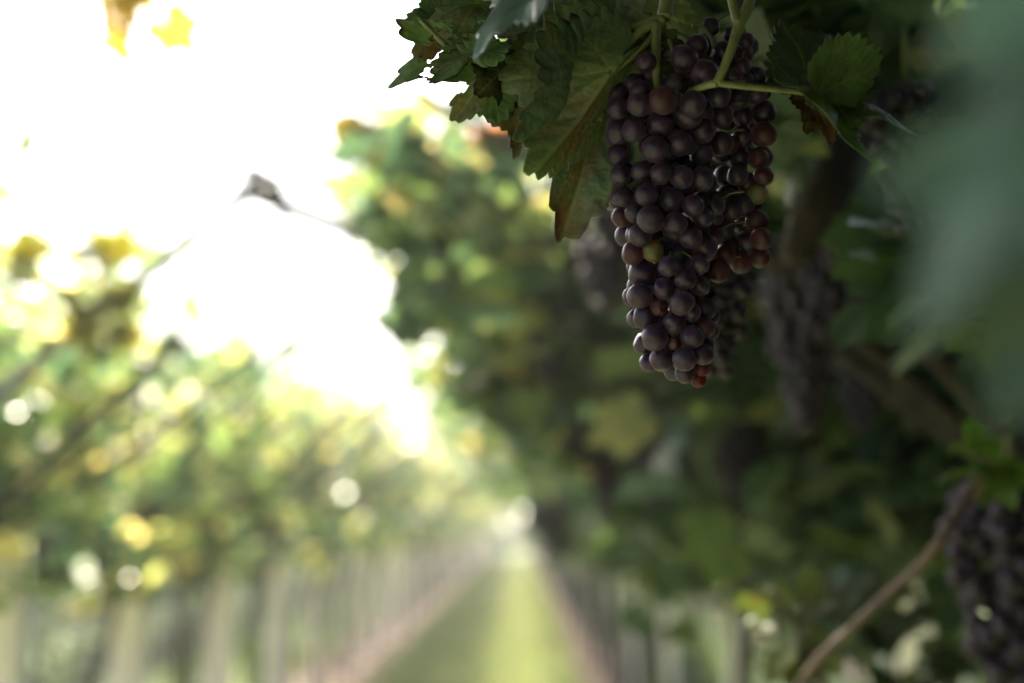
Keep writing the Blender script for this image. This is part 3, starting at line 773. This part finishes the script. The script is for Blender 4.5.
A4 = [(368,175,42,'p'),(320,222,52,'p'),(270,205,40,'p'),(175,237,38,'p'),(195,285,38,'p'),(130,318,38,'p'),(155,345,42,'p'),(65,355,42,'p'),(67,410,40,'p'),(150,395,45,'p'),
      (240,380,52,'r'),(285,325,46,'p'),(395,278,52,'p'),(465,200,45,'p'),(545,205,36,'r'),(553,155,32,'p'),(590,290,38,'p'),(500,275,45,'p'),(545,310,40,'p'),(540,250,30,'p'),
      (622,430,46,'p'),(620,510,48,'r'),(355,395,48,'p'),(335,435,55,'p'),(390,497,45,'p'),(460,545,45,'p'),(490,550,35,'r'),(540,440,38,'p'),(130,495,45,'p'),(65,500,45,'p'),
      (230,470,48,'p'),(300,540,50,'p'),(210,565,50,'p'),(460,440,45,'p'),(450,360,45,'p'),(540,520,40,'p'),(600,600,40,'r'),(530,600,40,'p'),(70,590,44,'p'),(420,100,34,'p'),(500,130,36,'p')]
spec = [(600+x/2.628, 160+y/2.628, r/2.628, k) for x, y, r, k in A5] + [(600+x/3.794, y/3.794, r/3.794, k) for x, y, r, k in A4]
def front_depth(x, y):
    # body axis and half width in pixels, right wing behind it
    ax = np.interp(y, [40, 120, 250, 390], [668, 664, 668, 690]); hw = np.interp(y, [30, 60, 120, 200, 290, 350, 390], [45, 62, 66, 58, 44, 36, 14])
    u = min(abs(x-ax)/hw, 1.15)
    d = .905 - (hw*.75*math.sqrt(max(0, 1-u*u)))*FOCUS/F
    if x > ax + hw*.85 and y < 280: d += .022
    return d
bunch = empty("grape_bunch", P(672, 30, .905))
tag(bunch, "large in focus purple bunch hanging below the leaves right of centre", "grape bunch", "bunches of the right row")
C, Rd, K = [], [], []
for x, y, r, k in spec:
    d = front_depth(x, y) + random.uniform(-.004, .004)
    r *= 1.05; C.append((x, y, d)); Rd.append(r*d/F); K.append(k)
C = np.array(C); Rd = np.array(Rd)
for it in range(60):                       # push overlapping berries apart in depth only
    mv = np.zeros(len(C))
    for i in range(len(C)):
        pi = np.stack([(C[:, 0]-C[i, 0])*C[i, 2]/F, (C[:, 1]-C[i, 1])*C[i, 2]/F, C[:, 2]-C[i, 2]], 1)
        dd = np.linalg.norm(pi, axis=1); rs = (Rd + Rd[i])*.93
        for j in np.where((dd < rs) & (dd > 0))[0]:
            lat = np.hypot(pi[j, 0], pi[j, 1]); need = math.sqrt(max(rs[j]**2 - lat**2, 0))
            s = 1 if (pi[j, 2] > 0 or (pi[j, 2] == 0 and j > i)) else -1
            mv[i] -= s*(need - abs(pi[j, 2]))*.25
    C[:, 2] += np.clip(mv, -.004, .004)
    if np.abs(mv).max() < 2e-4: break
Rd = np.array([1.05*spec[i][2]*C[i, 2]/F for i in range(len(C))])
pts = np.array([P(*c) for c in C]); rad = list(Rd); kinds = list(K)
fill, tries = [], 0
allp = [tuple(q) for q in pts]; allr = list(rad)
while len(fill) < 210 and tries < 60000:   # the berries behind
    tries += 1
    y = random.uniform(45, 372)
    if random.random() < .72 or y > 262:
        ax = np.interp(y, [40, 120, 250, 390], [668, 664, 668, 690]); hw = np.interp(y, [30, 60, 120, 200, 290, 350, 390], [45, 60, 62, 52, 38, 30, 8]); dc = .915
    else:
        ax, hw, dc = 742, np.interp(y, [40, 100, 200, 262], [18, 26, 24, 18]), .935
    a = random.uniform(0, 6.283); q = math.sqrt(random.random())*hw*.95
    c = P(ax + q*math.cos(a), y, dc + q*math.sin(a)*.85*FOCUS/F)
    r = random.uniform(.0066, .0082)
    da = np.linalg.norm(np.array(allp) - np.array(c), axis=1)
    if (da > (np.array(allr) + r)*.76).all():
        fill.append((c, r)); allp.append(tuple(c)); allr.append(r)
cols_k = {'p': 'p', 'r': 'r', 'g': 'g', 's': 's'}
for q, r, kk in zip(pts, rad, kinds):
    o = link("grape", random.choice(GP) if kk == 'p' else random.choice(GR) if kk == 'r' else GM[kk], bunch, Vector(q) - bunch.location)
    e = random.uniform(.97, 1.05); o.scale = (r, r, r*e); o.rotation_euler = (random.uniform(-.5, .5), random.uniform(-.5, .5), random.uniform(0, 6))
    if kk == 'g': o["label"] = "unripe greenish grape"
    if kk == 's': o["label"] = "small shrivelled reddish grape"
V, Fc = [], []
S2, F2 = sphere(16, 10)
for c, r in fill:
    b0 = len(V); V += [tuple(Vector(v)*r + (c - bunch.location)) for v in S2]; Fc += [[i+b0 for i in f] for f in F2]
tag(link("inner_grapes", mesh("inner_grapes", V, Fc, M['grape']), bunch), kind="stuff")
b = MB(); o0 = bunch.location
b.tube([P(656, 22, .885)-o0, P(656, 55, .878)-o0, P(657, 88, .876)-o0, P(662, 110, .89)-o0], [.0034, .0029, .0025, .002], 10, .05, sub=5)
b.tube([P(669, 40, .885)-o0, P(675, 60, .878)-o0, P(681, 84, .878)-o0], [.0014, .0014, .0016], 8, .05, sub=4)
b.tube([P(692, 26, .90)-o0, P(700, 25, .90)-o0, P(710, 36, .90)-o0, P(714, 48, .90)-o0], [.0013, .0013, .0013, .0012], 8, .05, sub=4)
b.tube([P(690, 50, .905)-o0, P(725, 70, .925)-o0, P(744, 110, .935)-o0, P(745, 190, .94)-o0, P(742, 262, .94)-o0], [.0018, .0016, .0014, .0012, .0008], 8, .05, sub=5)
b.tube([P(662, 110, .90)-o0, P(664, 180, .905)-o0, P(672, 280, .905)-o0, P(688, 372, .90)-o0], [.002, .0018, .0015, .001], 8, .05, sub=5)
for q, r in list(zip(pts, rad))[:100]:
    x, y, d = proj(np.array(q)); ax = float(np.interp(y, [40, 120, 250, 390], [668, 664, 668, 690]))
    if x > ax + 40: ax = 744.0 if y < 285 else ax + 10
    e = P(ax, float(y) - 14, float(d) + .012); mid = Vector(q).lerp(e, .5) + Vector((0, 0, .003))
    b.tube([Vector(q)-o0, mid-o0, e-o0], [.0006, .0006, .0008], 5, sub=3)
link("stalk", b.mesh("stalk", M['stem']), bunch)

# ------------------------------------------------------------------ other bunches
def bunch_mesh(seed, n, L, wd, m, wing=False, detail=(12, 8)):
    g = random.Random(seed); V, Fc = [], []; pp, rr = [], []; t = 0
    sv, sf = sphere(*detail)
    while len(pp) < n and t < 6000:
        t += 1; u = g.random(); hw = wd*(1 - u**1.6*.8)*(.55 + .45*min(1, u*5))
        a = g.uniform(0, 6.283); q = hw*math.sqrt(g.random())
        c = Vector((q*math.cos(a), q*math.sin(a), -.03 - u*L))
        if wing and u < .45 and g.random() < .35: c += Vector((wd*1.2, 0, -.02))
        r = g.uniform(.0065, .0085)
        if all((c-p_).length > (r+r2)*.76 for p_, r2 in zip(pp, rr)): pp.append(c); rr.append(r)
    for c, r in zip(pp, rr):
        b0 = len(V); V += [tuple(Vector(v)*r + c) for v in sv]; Fc += [[i+b0 for i in f] for f in sf]
    return mesh("grapes", V, Fc, m)
BM = [bunch_mesh(1, 150, .17, .042, M['grape_shade'], True), bunch_mesh(2, 110, .14, .045, M['grape_shade']), bunch_mesh(3, 210, .19, .042, M['grape_shade'], True), bunch_mesh(4, 80, .16, .042, M['grape_red'])]
b = MB(); b.tube([(0, 0, .04), (0.004, 0, .02), (0, 0, -.05)], .0025, 6); STK = b.mesh("stalk", M['stem'])
def hang(top, k, label, rz=0.0, sc=1.0, group="bunches of the right row"):
    e = empty("grape_bunch", top); e.rotation_euler.z = rz; e.scale = (sc,)*3
    tag(e, label, "grape bunch", group)
    link("grapes", BM[k], e); link("stalk", STK, e)
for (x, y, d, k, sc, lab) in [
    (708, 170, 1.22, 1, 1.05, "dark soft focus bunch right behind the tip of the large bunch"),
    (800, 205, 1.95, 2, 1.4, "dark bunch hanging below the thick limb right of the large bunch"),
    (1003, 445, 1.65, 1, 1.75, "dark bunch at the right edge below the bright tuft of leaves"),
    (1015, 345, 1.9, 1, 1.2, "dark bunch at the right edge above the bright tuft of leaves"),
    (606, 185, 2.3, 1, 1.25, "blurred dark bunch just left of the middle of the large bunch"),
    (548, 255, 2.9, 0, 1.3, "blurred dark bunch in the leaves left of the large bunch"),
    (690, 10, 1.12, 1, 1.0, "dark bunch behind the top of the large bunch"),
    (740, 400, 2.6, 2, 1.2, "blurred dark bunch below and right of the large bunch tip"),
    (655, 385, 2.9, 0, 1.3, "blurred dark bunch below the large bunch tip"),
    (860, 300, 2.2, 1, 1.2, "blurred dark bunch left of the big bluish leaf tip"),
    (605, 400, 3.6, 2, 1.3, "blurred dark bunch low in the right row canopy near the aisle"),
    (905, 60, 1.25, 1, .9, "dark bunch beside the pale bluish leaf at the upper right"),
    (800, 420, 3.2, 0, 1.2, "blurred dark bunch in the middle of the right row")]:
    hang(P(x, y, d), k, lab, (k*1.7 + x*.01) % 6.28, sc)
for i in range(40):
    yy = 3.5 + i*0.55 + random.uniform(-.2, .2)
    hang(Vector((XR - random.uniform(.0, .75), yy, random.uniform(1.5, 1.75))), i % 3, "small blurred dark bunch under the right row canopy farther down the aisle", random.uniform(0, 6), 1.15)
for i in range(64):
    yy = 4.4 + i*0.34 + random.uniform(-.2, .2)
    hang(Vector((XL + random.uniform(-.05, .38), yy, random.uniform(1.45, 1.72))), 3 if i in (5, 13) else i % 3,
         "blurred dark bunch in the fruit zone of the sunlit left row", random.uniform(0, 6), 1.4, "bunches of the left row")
